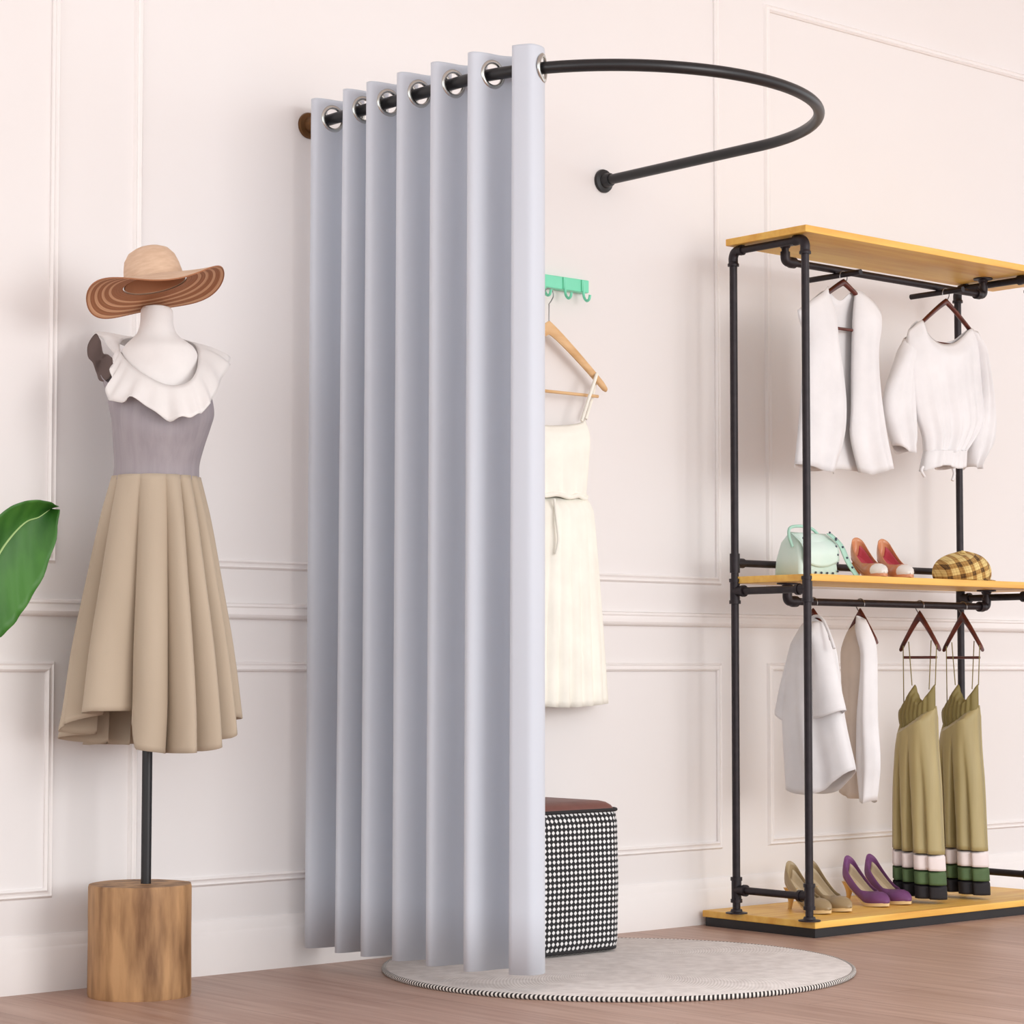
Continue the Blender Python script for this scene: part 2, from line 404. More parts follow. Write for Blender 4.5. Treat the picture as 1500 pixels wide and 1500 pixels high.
def cpos(s, z):
    c = at_s(s); t = (CT - z)/(CT - CB); rx = rod_x(c[1]); off = c[0] - rx
    return np.array([rx + off*(1 + .10*t) + .004*t*sin(s*31), c[1] + .004*t*sin(s*17 + 1) + .006*t, z])
m = MB()
rows = [[cpos(LEN*i/NC, z) for i in range(NC + 1)] for z in zs]
m.grid(rows)
keep = []
nv = NC + 1
for f in m.f:
    cx = sum((q % nv) for q in f)/4 * LEN/NC; cz = sum(zs[q // nv] for q in f)/4
    if any((cx - s)**2 + (cz - ROD_Z)**2 < .0278**2 for s in cross): continue
    keep.append(f)
m.f = keep; m.m = [0]*len(keep)
curt = thing('curtain', 'pale grey eyelet curtain hanging in deep folds from the curved black rod', 'curtain', (0, 0, 0))
obj('fabric', m, M['curtain'], curt, solid=.0022, offset=0)
for s in cross:
    m = MB(); n = 40; rings = []
    c0 = at_s(s); tdir = at_s(s + .004) - at_s(s - .004); tdir /= np.linalg.norm(tdir); nrm = np.array([tdir[1], -tdir[0]])
    prof = [(.0245, -.002), (.0255, -.0035), (.029, -.0040), (.0325, -.0030), (.0345, -.0012), (.0345, .0012), (.0325, .0030), (.029, .0040), (.0255, .0035), (.0245, .002)]
    for k in range(n):
        a = 2*pi*k/n; ring = []
        for rr, h in prof:
            p = cpos(s + rr*cos(a), ROD_Z + rr*sin(a)); flat = c0 + tdir*rr*cos(a)
            q = .35*p[:2] + .65*flat + nrm*h
            ring.append((q[0], q[1], ROD_Z + rr*sin(a)))
        rings.append(ring)
    m.grid(rings, cu=True, cv=True)
    obj('eyelet', m, M['silver'], curt)

# ---------------------------------------------------------------- rug and pouf
RC = (.525, -.585); RR = .582
rug = thing('rug', 'round off-white woven rug with a black and white stitched edge on the wooden floor', 'rug', (RC[0], RC[1], 0))
obj('pile', MB().lathe([(RR-.012, 0), (RR-.008, .004), (RR-.008, .009), (RR-.012, .012), (.3, .0125), (.02, .0125)], (RC[0], RC[1], 0), 128), M['rug'], rug)
ringp = [(RC[0] + (RR-.006)*cos(2*pi*k/160), RC[1] + (RR-.006)*sin(2*pi*k/160), .0062) for k in range(160)]
obj('edge_binding', MB().tube(ringp, .0062, 10, closed=True), M['rug_edge'], rug, label='black and white stitched edge')

def rbox(x0, x1, y0, y1, rad, z, n=8, inset=0):
    pts = []
    for cx, cy, a0 in ((x1-rad, y1-rad, 0), (x0+rad, y1-rad, pi/2), (x0+rad, y0+rad, pi), (x1-rad, y0+rad, 1.5*pi)):
        for k in range(n + 1):
            a = a0 + pi/2*k/n; pts.append((cx + (rad-inset)*cos(a), cy + (rad-inset)*sin(a), z))
    return pts
PZ = .0135
pf = thing('pouf', 'square black and white checked pouf with maroon top on the round rug', 'pouf', (.5, -.225, PZ))
X0, X1, Y0, Y1 = .29, .735, -.395, -.095
m = MB().loft([rbox(X0, X1, Y0, Y1, .05, PZ + z, inset=i) for z, i in ((0, .022), (.004, .012), (.014, .003), (.03, 0), (.18, -.003), (.33, 0), (.352, .004), (.362, .008))])
obj('side_cover', m, M['check'], pf)
m = MB().loft([rbox(X0, X1, Y0, Y1, .05, PZ + z, inset=i) for z, i in ((.357, .009), (.366, .010), (.374, .016), (.382, .030), (.386, .049))])
obj('seat_top', m, M['pouf_top'], pf, label='maroon seat top')
pt = rbox(X0, X1, Y0, Y1, .05, PZ + .363, inset=.003)
obj('piping', MB().tube(pt, .0045, 8, closed=True), M['black_cloth'], pf)
pt = rbox(X0, X1, Y0, Y1, .05, PZ + .010, inset=.008)
obj('piping', MB().tube(pt, .006, 8, closed=True), M['black_cloth'], pf)

# ---------------------------------------------------------------- dress form (built in a frame facing the viewer, then turned)
DF = np.array([-.611, -.200, 0.]); DROT = (0, 0, YAW); DD = 5.40; DK = FPX/DD
def L3(px, py, d=0):          # local: x right, y away, z up ; px/py measured on the photograph
    k = FPX/(DD + d)
    return (((px - 200)/k), d, .745 + (977 - py)/k)
form = thing('dress_form', 'white dress form on a black pole with a rough tree stump base', 'dress form')
m = MB(); rings = []
random.seed(3)
NS = 72
ph = [random.uniform(0, 6.28) for _ in range(6)]
for z, sc in ((0, .985), (.006, 1), (.06, 1.0), (.13, .995), (.20, 1.0), (.246, 1.0), (.252, .985)):
    ring = []
    for k in range(NS):
        a = 2*pi*k/NS
        r = .1165*sc*(1 + .012*sin(3*a + ph[0]) + .010*sin(7*a + ph[1] + z*3) + .006*sin(13*a + ph[2]) - .02*math.exp(-((a - 4.45)/.05)**2))
        ring.append((r*cos(a), r*sin(a), z))
    rings.append(ring)
m.loft(rings); obj('stump_base', m, M['oak'], form)
obj('pole', MB().tube([(.013, 0, .25), (.014, 0, .6), (.016, 0, .9)], .0118, 20), M['black_metal'], form)
# torso: rows of (py, left px, right px, depth half)
tors = [(880, 200, 222, .02), (860, 184, 244, .04), (800, 176, 262, .055), (740, 172, 266, .062), (705, 166, 273, .078), (650, 160, 284, .093), (610, 156, 292, .105), (575, 158, 290, .100), (545, 160, 285, .086), (522, 165, 280, .070), (507, 172, 272, .06), (497, 182, 258, .05), (488, 190, 248, .046), (475, 194, 243, .044), (460, 195, 242, .043), (452, 196, 241, .042), (448, 202, 235, .036), (446, 212, 225, .012)]
tt = [r_[0] for r_ in tors][::-1]
m = MB(); rings = []
for py in list(np.linspace(446, 880, 110)):
    lx = herm(tt, [r_[1] for r_ in tors][::-1], py); rx = herm(tt, [r_[2] for r_ in tors][::-1], py); dp = herm(tt, [r_[3] for r_ in tors][::-1], py)
    c = (lx + rx)/2; a_ = (rx - lx)/2
    rings.append([L3(c + a_*cos(2*pi*k/48), py, 0)[0:1] + (float(dp)*sin(2*pi*k/48) - .01, L3(0, py)[2]) for k in range(48)])
m.loft(rings); obj('torso', m, M['form'], form)
form.location = DF.tolist(); form.rotation_euler = DROT

# dress
dress = thing('dress', 'dress with grey bodice, white shoulder ruffle and full beige skirt on the dress form', 'dress')
brows = [(548, 138, 291, .10), (575, 147, 299, .106), (600, 152, 302, .116), (620, 156, 297, .118), (650, 158, 288, .108), (680, 160, 281, .100), (706, 158, 281, .100)]
by = [b_[0] for b_ in brows]
m = MB(); rings = []
for py in np.linspace(548, 706, 40):
    lx, rx, dp = (float(herm(by, [b_[i] for b_ in brows], py)) for i in (1, 2, 3))
    c = (lx + rx)/2; a_ = (rx - lx)/2; ring = []
    for k in range(96):
        a = 2*pi*k/96; rib = 1 + .006*sin(a*48)
        topy = 550 + (34*max(0, -sin(a)) if sin(a) < 0 else 0) + 8*cos(a)
        py2 = topy + (706 - topy)*(py - 548)/158.
        ring.append((L3(c + a_*cos(a)*rib, py)[0], dp*sin(a)*rib - .01, L3(0, py2)[2]))
    rings.append(ring)
m.loft(rings, False, False); obj('bodice', m, M['bodice'], dress, solid=.002)
# ruffle collar: inner (neck) and outer loops by angle
inn = [(0, 278, 514, .0), (30, 262, 499, .04), (90, 215, 490, .062), (150, 172, 494, .045), (165, 163, 500, .02), (180, 164, 508, -.01), (195, 172, 518, -.05), (210, 186, 531, -.082), (235, 212, 548, -.112), (265, 246, 563, -.125), (295, 274, 560, -.116), (330, 284, 542, -.075)]
mid = [(0, 304, 520, .0), (30, 290, 506, .07), (90, 215, 505, .10), (150, 146, 486, .07), (165, 150, 492, .03), (180, 162, 510, -.03), (195, 164, 540, -.085), (210, 176, 556, -.115), (235, 204, 578, -.138), (265, 250, 594, -.148), (295, 286, 588, -.138), (330, 304, 566, -.09)]
out = [(0, 318, 545, .0), (30, 312, 520, .09), (90, 215, 525, .125), (150, 122, 487, .085), (165, 136, 498, .04), (180, 160, 522, -.05), (195, 160, 548, -.10), (210, 160, 586, -.115), (235, 200, 584, -.145), (265, 254, 614, -.160), (295, 294, 606, -.154), (330, 308, 590, -.11)]
def loop(tab, n):
    return spline([L3(px, py, d) for _, px, py, d in tab], n, True)
NA = 120
A, B, Cc = loop(inn, NA), loop(mid, NA), loop(out, NA)
g = []
for t in np.linspace(0, 1, 9):
    row = []
    for k in range(NA):
        p = A[k]*(1-t)*(1-t) + 2*B[k]*t*(1-t) + Cc[k]*t*t if t < 1 else Cc[k]
        ang = 2*pi*k/NA
        wv = t*.004*sin(ang*17) + t*t*.004*sin(ang*9 + 1)
        row.append(p + np.array([cos(ang)*wv, sin(ang)*wv, wv*.8]))
    g.append(row)
obj('shoulder_ruffle', MB().grid(g, cv=True), M['ruffle'], dress, solid=.002, offset=0, label='white shoulder ruffle')
# dark patch standing in for ruffle shade inside the left arm opening
shade_o = [(123, 487, .06), (114, 503, .04), (116, 520, .02), (126, 530, .0), (132, 545, -.01), (138, 556, -.03), (150, 556, -.05), (160, 546, -.06), (161, 528, -.055), (150, 519, -.02), (140, 517, .0), (134, 506, .03), (130, 495, .05)]
lo = spline([L3(p[0], p[1], p[2] - .015) for p in shade_o], 52, True); cen = sum(lo)/len(lo)
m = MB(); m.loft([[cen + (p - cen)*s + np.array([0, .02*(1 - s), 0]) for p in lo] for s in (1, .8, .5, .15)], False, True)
obj('sleeve_shade', m, M['lining'], dress, solid=.002, label='dark patch painted as sleeve shade')  # M['lining'] here is the painted ruffle shade, not a cloth lining
lo2 = spline([L3(*p) for p in [(282, 500, -.0), (262, 497, -.02), (270, 506, -.05), (277, 522, -.075), (281, 545, -.085), (284, 549, -.08), (284, 525, -.06), (277, 506, -.02)]], 40, True)
cen = sum(lo2)/len(lo2)
m = MB(); m.loft([[cen + (p - cen)*s for p in lo2] for s in (1, .5, .1)], False, True)
# skirt
def skirt():
    NP, NTT = 288, 46
    lx_ = lambda py: float(herm([700, 760, 850, 950, 1040, 1100], [155, 138, 118, 97, 84, 72], py))
    rx_ = lambda py: float(herm([700, 760, 850, 950, 1040, 1100], [284, 299, 316, 334, 346, 352], py))
    # pleat ridges by angle (deg, 270 = towards viewer); hem heights by angle
    valleys = [214, 258, 293, 314, 334, 352, 20, 50, 85, 120, 155, 188]
    va = sorted(v for v in valleys)
    def wave(adeg):
        adeg %= 360
        vs = va + [va[0] + 360]
        if adeg < va[0]: adeg += 360
        for a0, a1 in zip(vs[:-1], vs[1:]):
            if a0 <= adeg <= a1:
                q = (adeg - a0)/(a1 - a0); return abs(sin(pi*q))**.7 
        return 0
    hem = [(0, 1050), (30, 1062), (90, 1092), (150, 1092), (180, 1078), (200, 1070), (214, 1046), (240, 1040), (258, 1040), (268, 1094), (290, 1101), (318, 1098), (340, 1080), (360, 1050)]
    g = []
    for i in range(NTT + 1):
        t = i/NTT; row = []
        for k in range(NP):
            ad = 360*k/NP; a = radians(ad)
            hz = float(np.interp(ad, [h[0] for h in hem], [h[1] for h in hem]))
            py = 700 + (hz - 700)*t
            lx, rx = lx_(py), rx_(py); c = (lx + rx)/2; ha = (rx - lx)/2/DK
            dep = .098 + .048*t
            amp = .07 + .42*t**.75
            f = 1 - amp*(1 - wave(ad)) 
            if 206 < ad < 262: f *= 1 + .05*t
            x = (c - 200)/DK + ha*cos(a)*f; y = dep*sin(a)*f*(1.12 if sin(a) < 0 else 1) - .01
            row.append((x, y, L3(0, py)[2]))
        g.append(row)
    return g
obj('skirt', MB().grid(skirt(), cv=True), M['skirt'], dress, solid=.002, offset=0, label='full beige skirt with soft pleats')
dress.location = DF.tolist(); dress.rotation_euler = DROT

# straw hat (local axis z, then tilted)
hat = thing('sun_hat', 'wide brimmed straw hat with striped underside on top of the dress form', 'hat')
def brim_z(r, a): return .010*((r - .07)/.085)*sin(2*a + .6) + .012*((r-.07)/.085)**2*sin(3*a + 2.2) - .018*((r-.07)/.085)**1.5
NR = 96
top = [[(r*cos(2*pi*k/NR)*(1 + .0*r), r*sin(2*pi*k/NR), brim_z(r, 2*pi*k/NR) + .0015) for k in range(NR)] for r in np.linspace(.0655, .158, 14)]
bot = [[(x, y, z - .003) for x, y, z in row] for row in top]
m = MB(); m.grid(top, cv=True, mat=0); m.grid(bot, cv=True, mat=1); m.grid([top[-1], bot[-1]], cv=True, mat=1)
obj('brim', m, [M['straw'], M['straw_under']], hat, label='wide brim with brown striped underside')
prof = [(.0705, 0), (.067, .016), (.0635, .038), (.058, .058), (.047, .073), (.032, .081), (.015, .0845), (.002, .085)]
m = MB().lathe(prof, n=48, mat=0, caps=False)
m.lathe([(r*.965, z - .003 if z > .05 else z) for r, z in prof], n=48, mat=1, caps=False)
obj('crown', m, [M['straw'], M['straw_under']], hat)
import mathutils
hp = L3(227, 413, -.125)
Rz = mathutils.Matrix.Rotation(YAW, 4, 'Z')
wp = Rz @ mathutils.Vector(hp) + mathutils.Vector(DF.tolist())
mtx = Rz @ mathutils.Matrix.Rotation(radians(-13), 4, 'Y') @ mathutils.Matrix.Rotation(radians(-5), 4, 'X')
hat.location = wp; hat.rotation_euler = mtx.to_euler()

# ---------------------------------------------------------------- potted plant at the left edge
PLY = -.25
plant_p = onY(-125, 1420, PLY)
plant = thing('potted_plant', 'potted plant with a big glossy green leaf at the left edge', 'plant', (float(plant_p[0]), PLY, 0))
px_, py_ = plant_p[0], PLY
obj('pot', MB().lathe([(.085, 0), (.095, .01), (.115, .20), (.12, .24), (.112, .24), (.105, .215)], (px_, py_, 0), 40), M['terra'], plant)
obj('soil', MB().lathe([(.105, .19), (.105, .215), (.02, .222)], (px_, py_, 0), 32), M['soil'], plant)
def leaf(midp, upp, lop, y, name='leaf', d=None):
    n = 30
    mp, up, lp = spline([(a, b) for a, b in midp], n), spline(upp, n), spline(lop, n); g = []
    for i in range(n + 1):
        row = []
        for w in np.linspace(-1, 1, 17):
            e = up[i] if w < 0 else lp[i]; q = mp[i] + (e - mp[i])*abs(w)
            p = onY(q[0], q[1], y); dd = -.035*abs(w)**1.5 + .003*sin(i*1.3 + w*4) * abs(w) + .02*(i/n)
            row.append(p + np.array([0, dd, 0]))
        g.append(row)
    o = obj(name, MB().grid(g), M['leaf'], plant, solid=.0012)
    rp = [onY(q[0], q[1], y) + np.array([0, .02*(i/n) - .002, 0]) for i, q in enumerate(mp)]
    obj('midrib', MB().tube(rp, [.0035*(1 - .75*i/n) for i in range(n + 1)], 8), M['rib'], o)
    return rp[0]
b0 = leaf([(-40, 905), (-18, 845), (4, 805), (26, 778), (44, 763), (62, 757), (81, 744)],
          [(-44, 890), (-38, 800), (-10, 755), (18, 738), (42, 733), (64, 735), (81, 742)],
          [(-36, 920), (-14, 935), (10, 915), (30, 888), (56, 845), (76, 790), (82, 747)], PLY)
b1 = leaf([(-90, 880), (-110, 800), (-135, 740), (-165, 700), (-200, 690)],
          [(-92, 870), (-140, 800), (-170, 760), (-190, 725), (-200, 692)],
          [(-88, 870), (-60, 790), (-90, 715), (-140, 670), (-198, 686)], PLY - .03)
for bb in (b0, b1):
    st = spline([(px_, py_, .2), (px_ + .01, py_, .45), (bb[0]*.6 + px_*.4, bb[1], bb[2] - .25), tuple(bb)], 16)
    obj('stem', MB().tube(st, .006, 10), M['rib'], plant)

# ---------------------------------------------------------------- hangers
def hanger(name, label, loc, rotz, halfw, drop, apex, bar, wood, group=None, barw=None, th=.017):
    h = thing(name, label, 'hanger', (0, 0, 0), (0, 0, 0), group)
    R = .0165
    wire = [(R*cos(a), 0, R*sin(a)) for a in np.linspace(radians(200), radians(-40), 20)]
    wire += [(R*.35, 0, -R*1.25), (0, 0, -R*1.6), (0, 0, apex - .004)]
    obj('hook', MB().tube(wire, .0016, 8), M['steel'], h)
    m = MB(); rings = []
    for u in np.linspace(-1, 1, 41):
        x = u*halfw; z = apex - .010 - drop*(abs(u)**1.12)*.96 - .0
        hh = th*(1.0 - .35*abs(u)**.7); tw = .0065 + .0015*abs(u)
        if abs(u) > .97: hh *= .6
        z -= .0
        rings.append([(x, tw*cos(2*pi*k/10), z + hh*.62*sin(2*pi*k/10)) for k in range(10)])
    m.loft(rings); obj('shoulder_bar', m, wood, h)
    bw = barw or halfw*.86
    obj('trouser_bar', MB().tube([(-bw, 0, bar), (bw, 0, bar)], .0045, 10), wood, h)
    h.location = loc; h.rotation_euler = (0, 0, rotz)
    return h

# ---------------------------------------------------------------- garment panel tool
def panel(pl, n, L, R, T, B, dep, nu=28, nv=30, rip=None, base=0.0, ramp=.18, prof=.5):
    """pl: point on plane, n: plane normal towards the viewer. L,R: (py,px) edges; T,B: (u,py) top and bottom curves."""
    n = np.array(n, float); g = []
    for j in range(nv + 1):
        t = j/nv; row = []
        for i in range(nu + 1):
            u = i/nu
            yt = float(herm([q[0] for q in T], [q[1] for q in T], u)); yb = float(herm([q[0] for q in B], [q[1] for q in B], u))
            py = yt + (yb - yt)*t
            xl = float(herm([q[0] for q in L], [q[1] for q in L], py)); xr = float(herm([q[0] for q in R], [q[1] for q in R], py))
            px = xl + (xr - xl)*u
            rm = min(1, .35 + t/ramp)
            d = dep*rm*(max(0, 1 - (2*u - 1)**2))**prof
            if rip: d += rip(u, t)*rm*min(1, 6*u, 6*(1 - u))*(1 if dep >= 0 else -1)
            p = onplane(px, py, n, pl) + n*(d + base)
            row.append(p)
        g.append(row)
    return g
def fold(a, k, ph=0, grow=1.0, k2=0):
    return lambda u, t: a*(t**grow)*(sin(2*pi*k*u + ph) + .5*sin(2*pi*(k2 or k*1.7)*u + ph*2 + .7))

# ---------------------------------------------------------------- green hook rail, light hanger, cream dress
rail = thing('hook_rail', 'mint green wall rail with curved coat hooks beside the curtain', 'hook rail', (.76, 0, 1.81))
obj('board', MB().box((.545, -.028, 1.792), (.955, 0, 1.828)), M['mint'], rail, smooth=False, bevel=.003)
for x in (.583, .683, .783, .860, .930):
    m = MB().tube(spline([(x, -.029, 1.82), (x, -.031, 1.795), (x, -.034, 1.777), (x, -.044, 1.766), (x, -.054, 1.769), (x, -.058, 1.781)], 24), .0038, 10)
    m.box((x - .006, -.032, 1.794), (x + .006, -.026, 1.826))
    obj('hook', m, M['mint'], rail)
hx = .783; HY = -.062
hg = hanger('clothes_hanger', 'light wooden hanger on the mint rail holding the cream dress', (hx, HY + .012, 1.768), 0, .214, .160, -.082, -.268, M['birch'], th=.032)
cdress = thing('dress', 'cream sleeveless dress with gathered waist hanging from the mint rail', 'dress', (hx, HY, 1.2))
pl = (0, HY + .010, 0); nn = (0, -1, 0)
cx = proj((hx, HY, 1.4))[0]
def mir(tab): return [(py, 2*cx - px) for py, px in tab]
Rb = [(615, 857), (640, 864), (680, 862), (728, 858)]
T1 = [(0, 612), (.06, 619), (.5, 624), (.94, 619), (1, 612)]
for sgn, d in (('front', .030), ('back', -.022)):
    g = panel(pl, nn, mir(Rb), Rb, T1, [(0, 728), (1, 728)], d, rip=fold(.004, 5))
    obj('bodice', MB().grid(g), M['cream'], cdress, solid=.0015, offset=0)
Rs = [(728, 858), (745, 866), (800, 872), (900, 880), (1032, 889)]
for sgn, d in (('front', .046), ('back', -.022)):
    g = panel(pl, nn, mir(Rs), Rs, [(0, 728), (1, 728)], [(0, 1030), (.5, 1036), (1, 1030)], d, nu=80, nv=30, rip=(lambda u, t: .013*(.25 + .75*t)*abs(sin(2*pi*4.3*u + .5*t))) if d > 0 else fold(.005, 6), ramp=.1)
    obj('skirt', MB().grid(g), M['cream'], cdress, solid=.0015, offset=0)
wl, wr = onY(2*cx - 859, 728, 0)[0], onY(859, 728, 0)[0]
wz = onY(859, 729, HY)[2]; cxm = hx
loopw = [(hx + .5*(onY(861, 728, HY)[0]-hx)*2*cos(a), HY + .010 - .030*sin(a), wz + .003*sin(9*a)) for a in np.linspace(0, 2*pi, 72, endpoint=False)]
obj('waist_tie', MB().tube(loopw, .007, 8, closed=True), M['cream'], cdress)
tie = [onY(812, 731, HY - .036), onY(815, 760, HY - .05), onY(818, 790, HY - .055), onY(814, 812, HY - .05)]
obj('tie_end', MB().tube(spline(tie, 20), .004, 8), M['cream'], cdress)
def strap(p, w, par, mt, name='strap', flat=.35):
    return obj(name, MB().tube(p, w, 8, sq=None), M[mt], par)
for s in (1, -1):
    def X(px): return px if s > 0 else 2*cx - px
    top_ = onY(X(873), 556, HY + .006)
    P_ = [onY(X(852), 617, HY - .012), onY(X(862), 585, HY - .014), onY(X(871), 558, HY - .012), onY(X(874), 552, HY + .012) + np.array([0, 0, .006]), onY(X(868), 580, HY + .032), onY(X(858), 614, HY + .028)]
    strap(spline(P_, 30), .0048, cdress, 'cream')

# ---------------------------------------------------------------- clothing rack
FX, BX = 1.397, 2.43; FY, BY = -.44, -.165; PR = .0112
rack = thing('clothing_rack', 'black pipe clothing rack with three yellow pine shelves against the wall', 'clothing rack', ((FX + BX)/2, -.25, 0))
X0r, X1r = 1.372, 2.62; Y0r, Y1r = -.465, -.158
def board(x0, x1, y0, y1, z0, z1): return MB().box((x0, y0, z0), (x1, y1, z1))
obj('shelf', board(X0r, X1r, Y0r, Y1r, 1.957, 1.977), M['pine'], rack, smooth=False, bevel=.002)
obj('shelf', board(X0r + .025, X1r - .02, Y0r + .008, Y1r, .984, 1.004), M['pine'], rack, smooth=False, bevel=.002)
obj('base_board', board(X0r + .020, X1r, Y0r, -.035, .026, .045), M['pine'], rack, smooth=False, bevel=.002)
obj('base_frame', board(X0r + .026, X1r - .006, Y0r + .006, -.041, 0, .026), M['black_metal'], rack, smooth=False, bevel=.001)
def collar(c, ax, r=.0152, l=.011):
    c = np.array(c, float); ax = np.array(ax, float)
    return [c - ax*l, c + ax*l], r
for (x, y) in ((FX, FY), (FX, BY), (BX, FY), (BX, BY)):
    p = obj('post', MB().tube([(x, y, .045), (x, y, 1.925)], PR, 16), M['iron'], rack)
    obj('foot_flange', MB().lathe([(.031, 0), (.031, .003), (.018, .005), (.0155, .012), (.0112, .013)], (x, y, .0452), 28), M['iron'], p)
    sy = 1 if y == FY else -1
    for zc in (.112, .962):
        m = MB(); m.tube([(x, y, zc - .036), (x, y, zc - .026), (x, y, zc - .0259), (x, y, zc + .0259), (x, y, zc + .026), (x, y, zc + .036)], [.0168, .0168, .0142, .0142, .0168, .0168], 16)
        obj('pipe_fitting', m, M['iron'], p)
        m = MB(); m.tube([(x, y, zc), (x, y + sy*.028, zc), (x, y + sy*.0281, zc), (x, y + sy*.038, zc)], [.0140, .0140, .0166, .0166], 16)
        obj('pipe_fitting', m, M['iron'], p)
    el = spline([(x, y, 1.900), (x, y, 1.910), (x, y, 1.925), (x, y + sy*.006, 1.938), (x, y + sy*.018, 1.943), (x, y + sy*.038, 1.943)], 20)
    m = MB(); m.tube(el, [.0166]*4 + [.0138]*14 + [.0152]*3, 16)
    obj('pipe_fitting', m, M['iron'], p)
    if y == BY:
        obj('pipe_fitting', MB().tube([(x, y, 1.015), (x, y, 1.070)], .0146, 16), M['iron'], p)
        obj('pipe_fitting', MB().tube([(x, y, 1.043), (x + (.034 if x < 2 else -.034), y, 1.043)], .0142, 16), M['iron'], p)
for x in (FX, BX):
    for z in (.112, .962, 1.943):
        obj('end_rail', MB().tube([(x, FY + .01, z), (x, BY - .01, z)], PR*.95, 16), M['iron'], rack)
obj('back_rail', MB().tube([(FX + .02, BY, 1.043), (BX - .02, BY, 1.043)], PR*.95, 16), M['iron'], rack)
RY = -.30
for zr, top in ((1.905, 1.957), (.932, .984)):
    xa, xb = 1.470, 2.385
    pts = [(xa, RY, top - .004), (xa, RY, zr + .014), (xa + .004, RY, zr + .004), (xa + .014, RY, zr)] + [(x, RY, zr) for x in np.linspace(xa + .04, xb - .04, 8)] + [(xb - .014, RY, zr), (xb - .004, RY, zr + .004), (xb, RY, zr + .014), (xb, RY, top - .004)]
    h = obj('hanging_rail', MB().tube(pts, PR*.95, 16), M['iron'], rack)
    for x, sx in ((xa, 1), (xb, -1)):
        obj('rail_flange', MB().lathe([(.012, -.014), (.014, -.012), (.016, -.006), (.030, -.004), (.030, 0)], (x, RY, top), 24), M['iron'], h)
        el = spline([(x, RY, zr + .028), (x, RY, zr + .012), (x + sx*.004, RY, zr + .003), (x + sx*.014, RY, zr), (x + sx*.038, RY, zr)], 16)
        obj('pipe_fitting', MB().tube(el, [.0140]*13 + [.0160]*4, 16), M['iron'], h)
CBZ = 1.905 - PR - .0075
HX1, HX2 = float(onY(1222, 395, RY)[0]), float(onY(1372, 420, RY)[0])
for x in (HX1, HX2):
    obj('cross_bar', MB().tube([(x, RY + .10, CBZ), (x, RY - .10, CBZ)], .0085, 12), M['iron'], rack)

# ---------------------------------------------------------------- upper garments
G = 'dark hangers on the pipe rack'
HK = .0085 + .0018
def zdrop(px, py, x=None, y=None):
    p = onX(px, py, x) if x is not None else onY(px, py, y); return float(p[2])
VY = RY - .035
h1z = CBZ + HK - .0165 + .0
hanger('clothes_hanger', 'dark brown wooden hanger inside the white vest on the upper rail', (HX1, VY, h1z), 0, .158, .100, zdrop(1232, 408, y=VY) - h1z, zdrop(1235, 482, y=VY) - h1z, M['mahog'], G)
hanger('clothes_hanger', 'brown wooden hanger inside the white balloon sleeve blouse', (HX2, VY, h1z), 0, .125, .085, zdrop(1378, 436, y=VY) - h1z, zdrop(1378, 503, y=VY) - h1z, M['mahog'], G)

vest = thing('vest', 'white open sleeveless vest hanging on the upper rail of the rack', 'vest', (HX1, VY, 1.6))
pl = (0, VY, 0)
# back panel
g = panel(pl, nn, [(405, 1167), (462, 1170), (500, 1180), (540, 1176), (620, 1170), (690, 1163)], [(405, 1293), (470, 1291), (510, 1286), (600, 1292), (690, 1307)],
          [(0, 454), (.18, 440), (.36, 425), (.53, 440), (.68, 427), (.85, 441), (1, 462)], [(0, 684), (.25, 690), (.5, 686), (.75, 690), (1, 686)], -.028, rip=fold(.004, 3))
obj('back_panel', MB().grid(g), M['white'], vest, solid=.0018, offset=0)
gl = panel(pl, nn, [(405, 1167), (462, 1169), (500, 1180), (540, 1176), (620, 1170), (690, 1163)], [(425, 1213), (460, 1223), (500, 1227), (560, 1236), (600, 1239), (640, 1236), (695, 1220)],
          [(0, 454), (.35, 440), (.75, 428), (1, 419)], [(0, 680), (.3, 684), (.7, 692), (1, 694)], .030, rip=fold(.006, 1.6, .4), prof=.6)
obj('front_panel', MB().grid(gl), M['white'], vest, solid=.0018, offset=0)
gr = panel(pl, nn, [(428, 1252), (460, 1249), (520, 1247), (600, 1246), (640, 1245), (695, 1258)], [(405, 1293), (470, 1291), (510, 1285), (560, 1287), (620, 1295), (688, 1308)],
          [(0, 424), (.2, 428), (.6, 442), (1, 462)], [(0, 692), (.25, 696), (.6, 690), (1, 687)], .030, rip=fold(.006, 1.6, 2.), prof=.6)
obj('front_panel', MB().grid(gr), M['white'], vest, solid=.0018, offset=0)
bl = thing('blouse', 'white balloon sleeve blouse with round neck and tied waist on the upper rail', 'blouse', (HX2, VY, 1.6))
LB = [(470, 1334), (500, 1328), (560, 1334), (610, 1343), (640, 1352), (664, 1354)]; RBt = [(475, 1428), (520, 1432), (570, 1436), (620, 1438), (664, 1410)]
for nm, d, T in (('f', .042, [(0, 484), (.07, 474), (.14, 470), (.24, 487), (.38, 501), (.5, 505), (.64, 502), (.78, 492), (.86, 484), (.93, 482), (1, 490)]),
                 ('b', -.026, [(0, 484), (.07, 474), (.14, 470), (.3, 489), (.5, 500), (.7, 498), (.86, 486), (.93, 482), (1, 490)])):
    g = panel(pl, nn, LB, RBt, T, [(0, 664), (1, 664)], d, nu=60, rip=(lambda u, t: .0055*(t**1.5)*(sin(2*pi*7*u) + .6*sin(2*pi*4.3*u + 1)) + .004*sin(2*pi*2.2*u)) if d > 0 else None)
    obj('body', MB().grid(g), M['white'], bl, solid=.0018, offset=0)
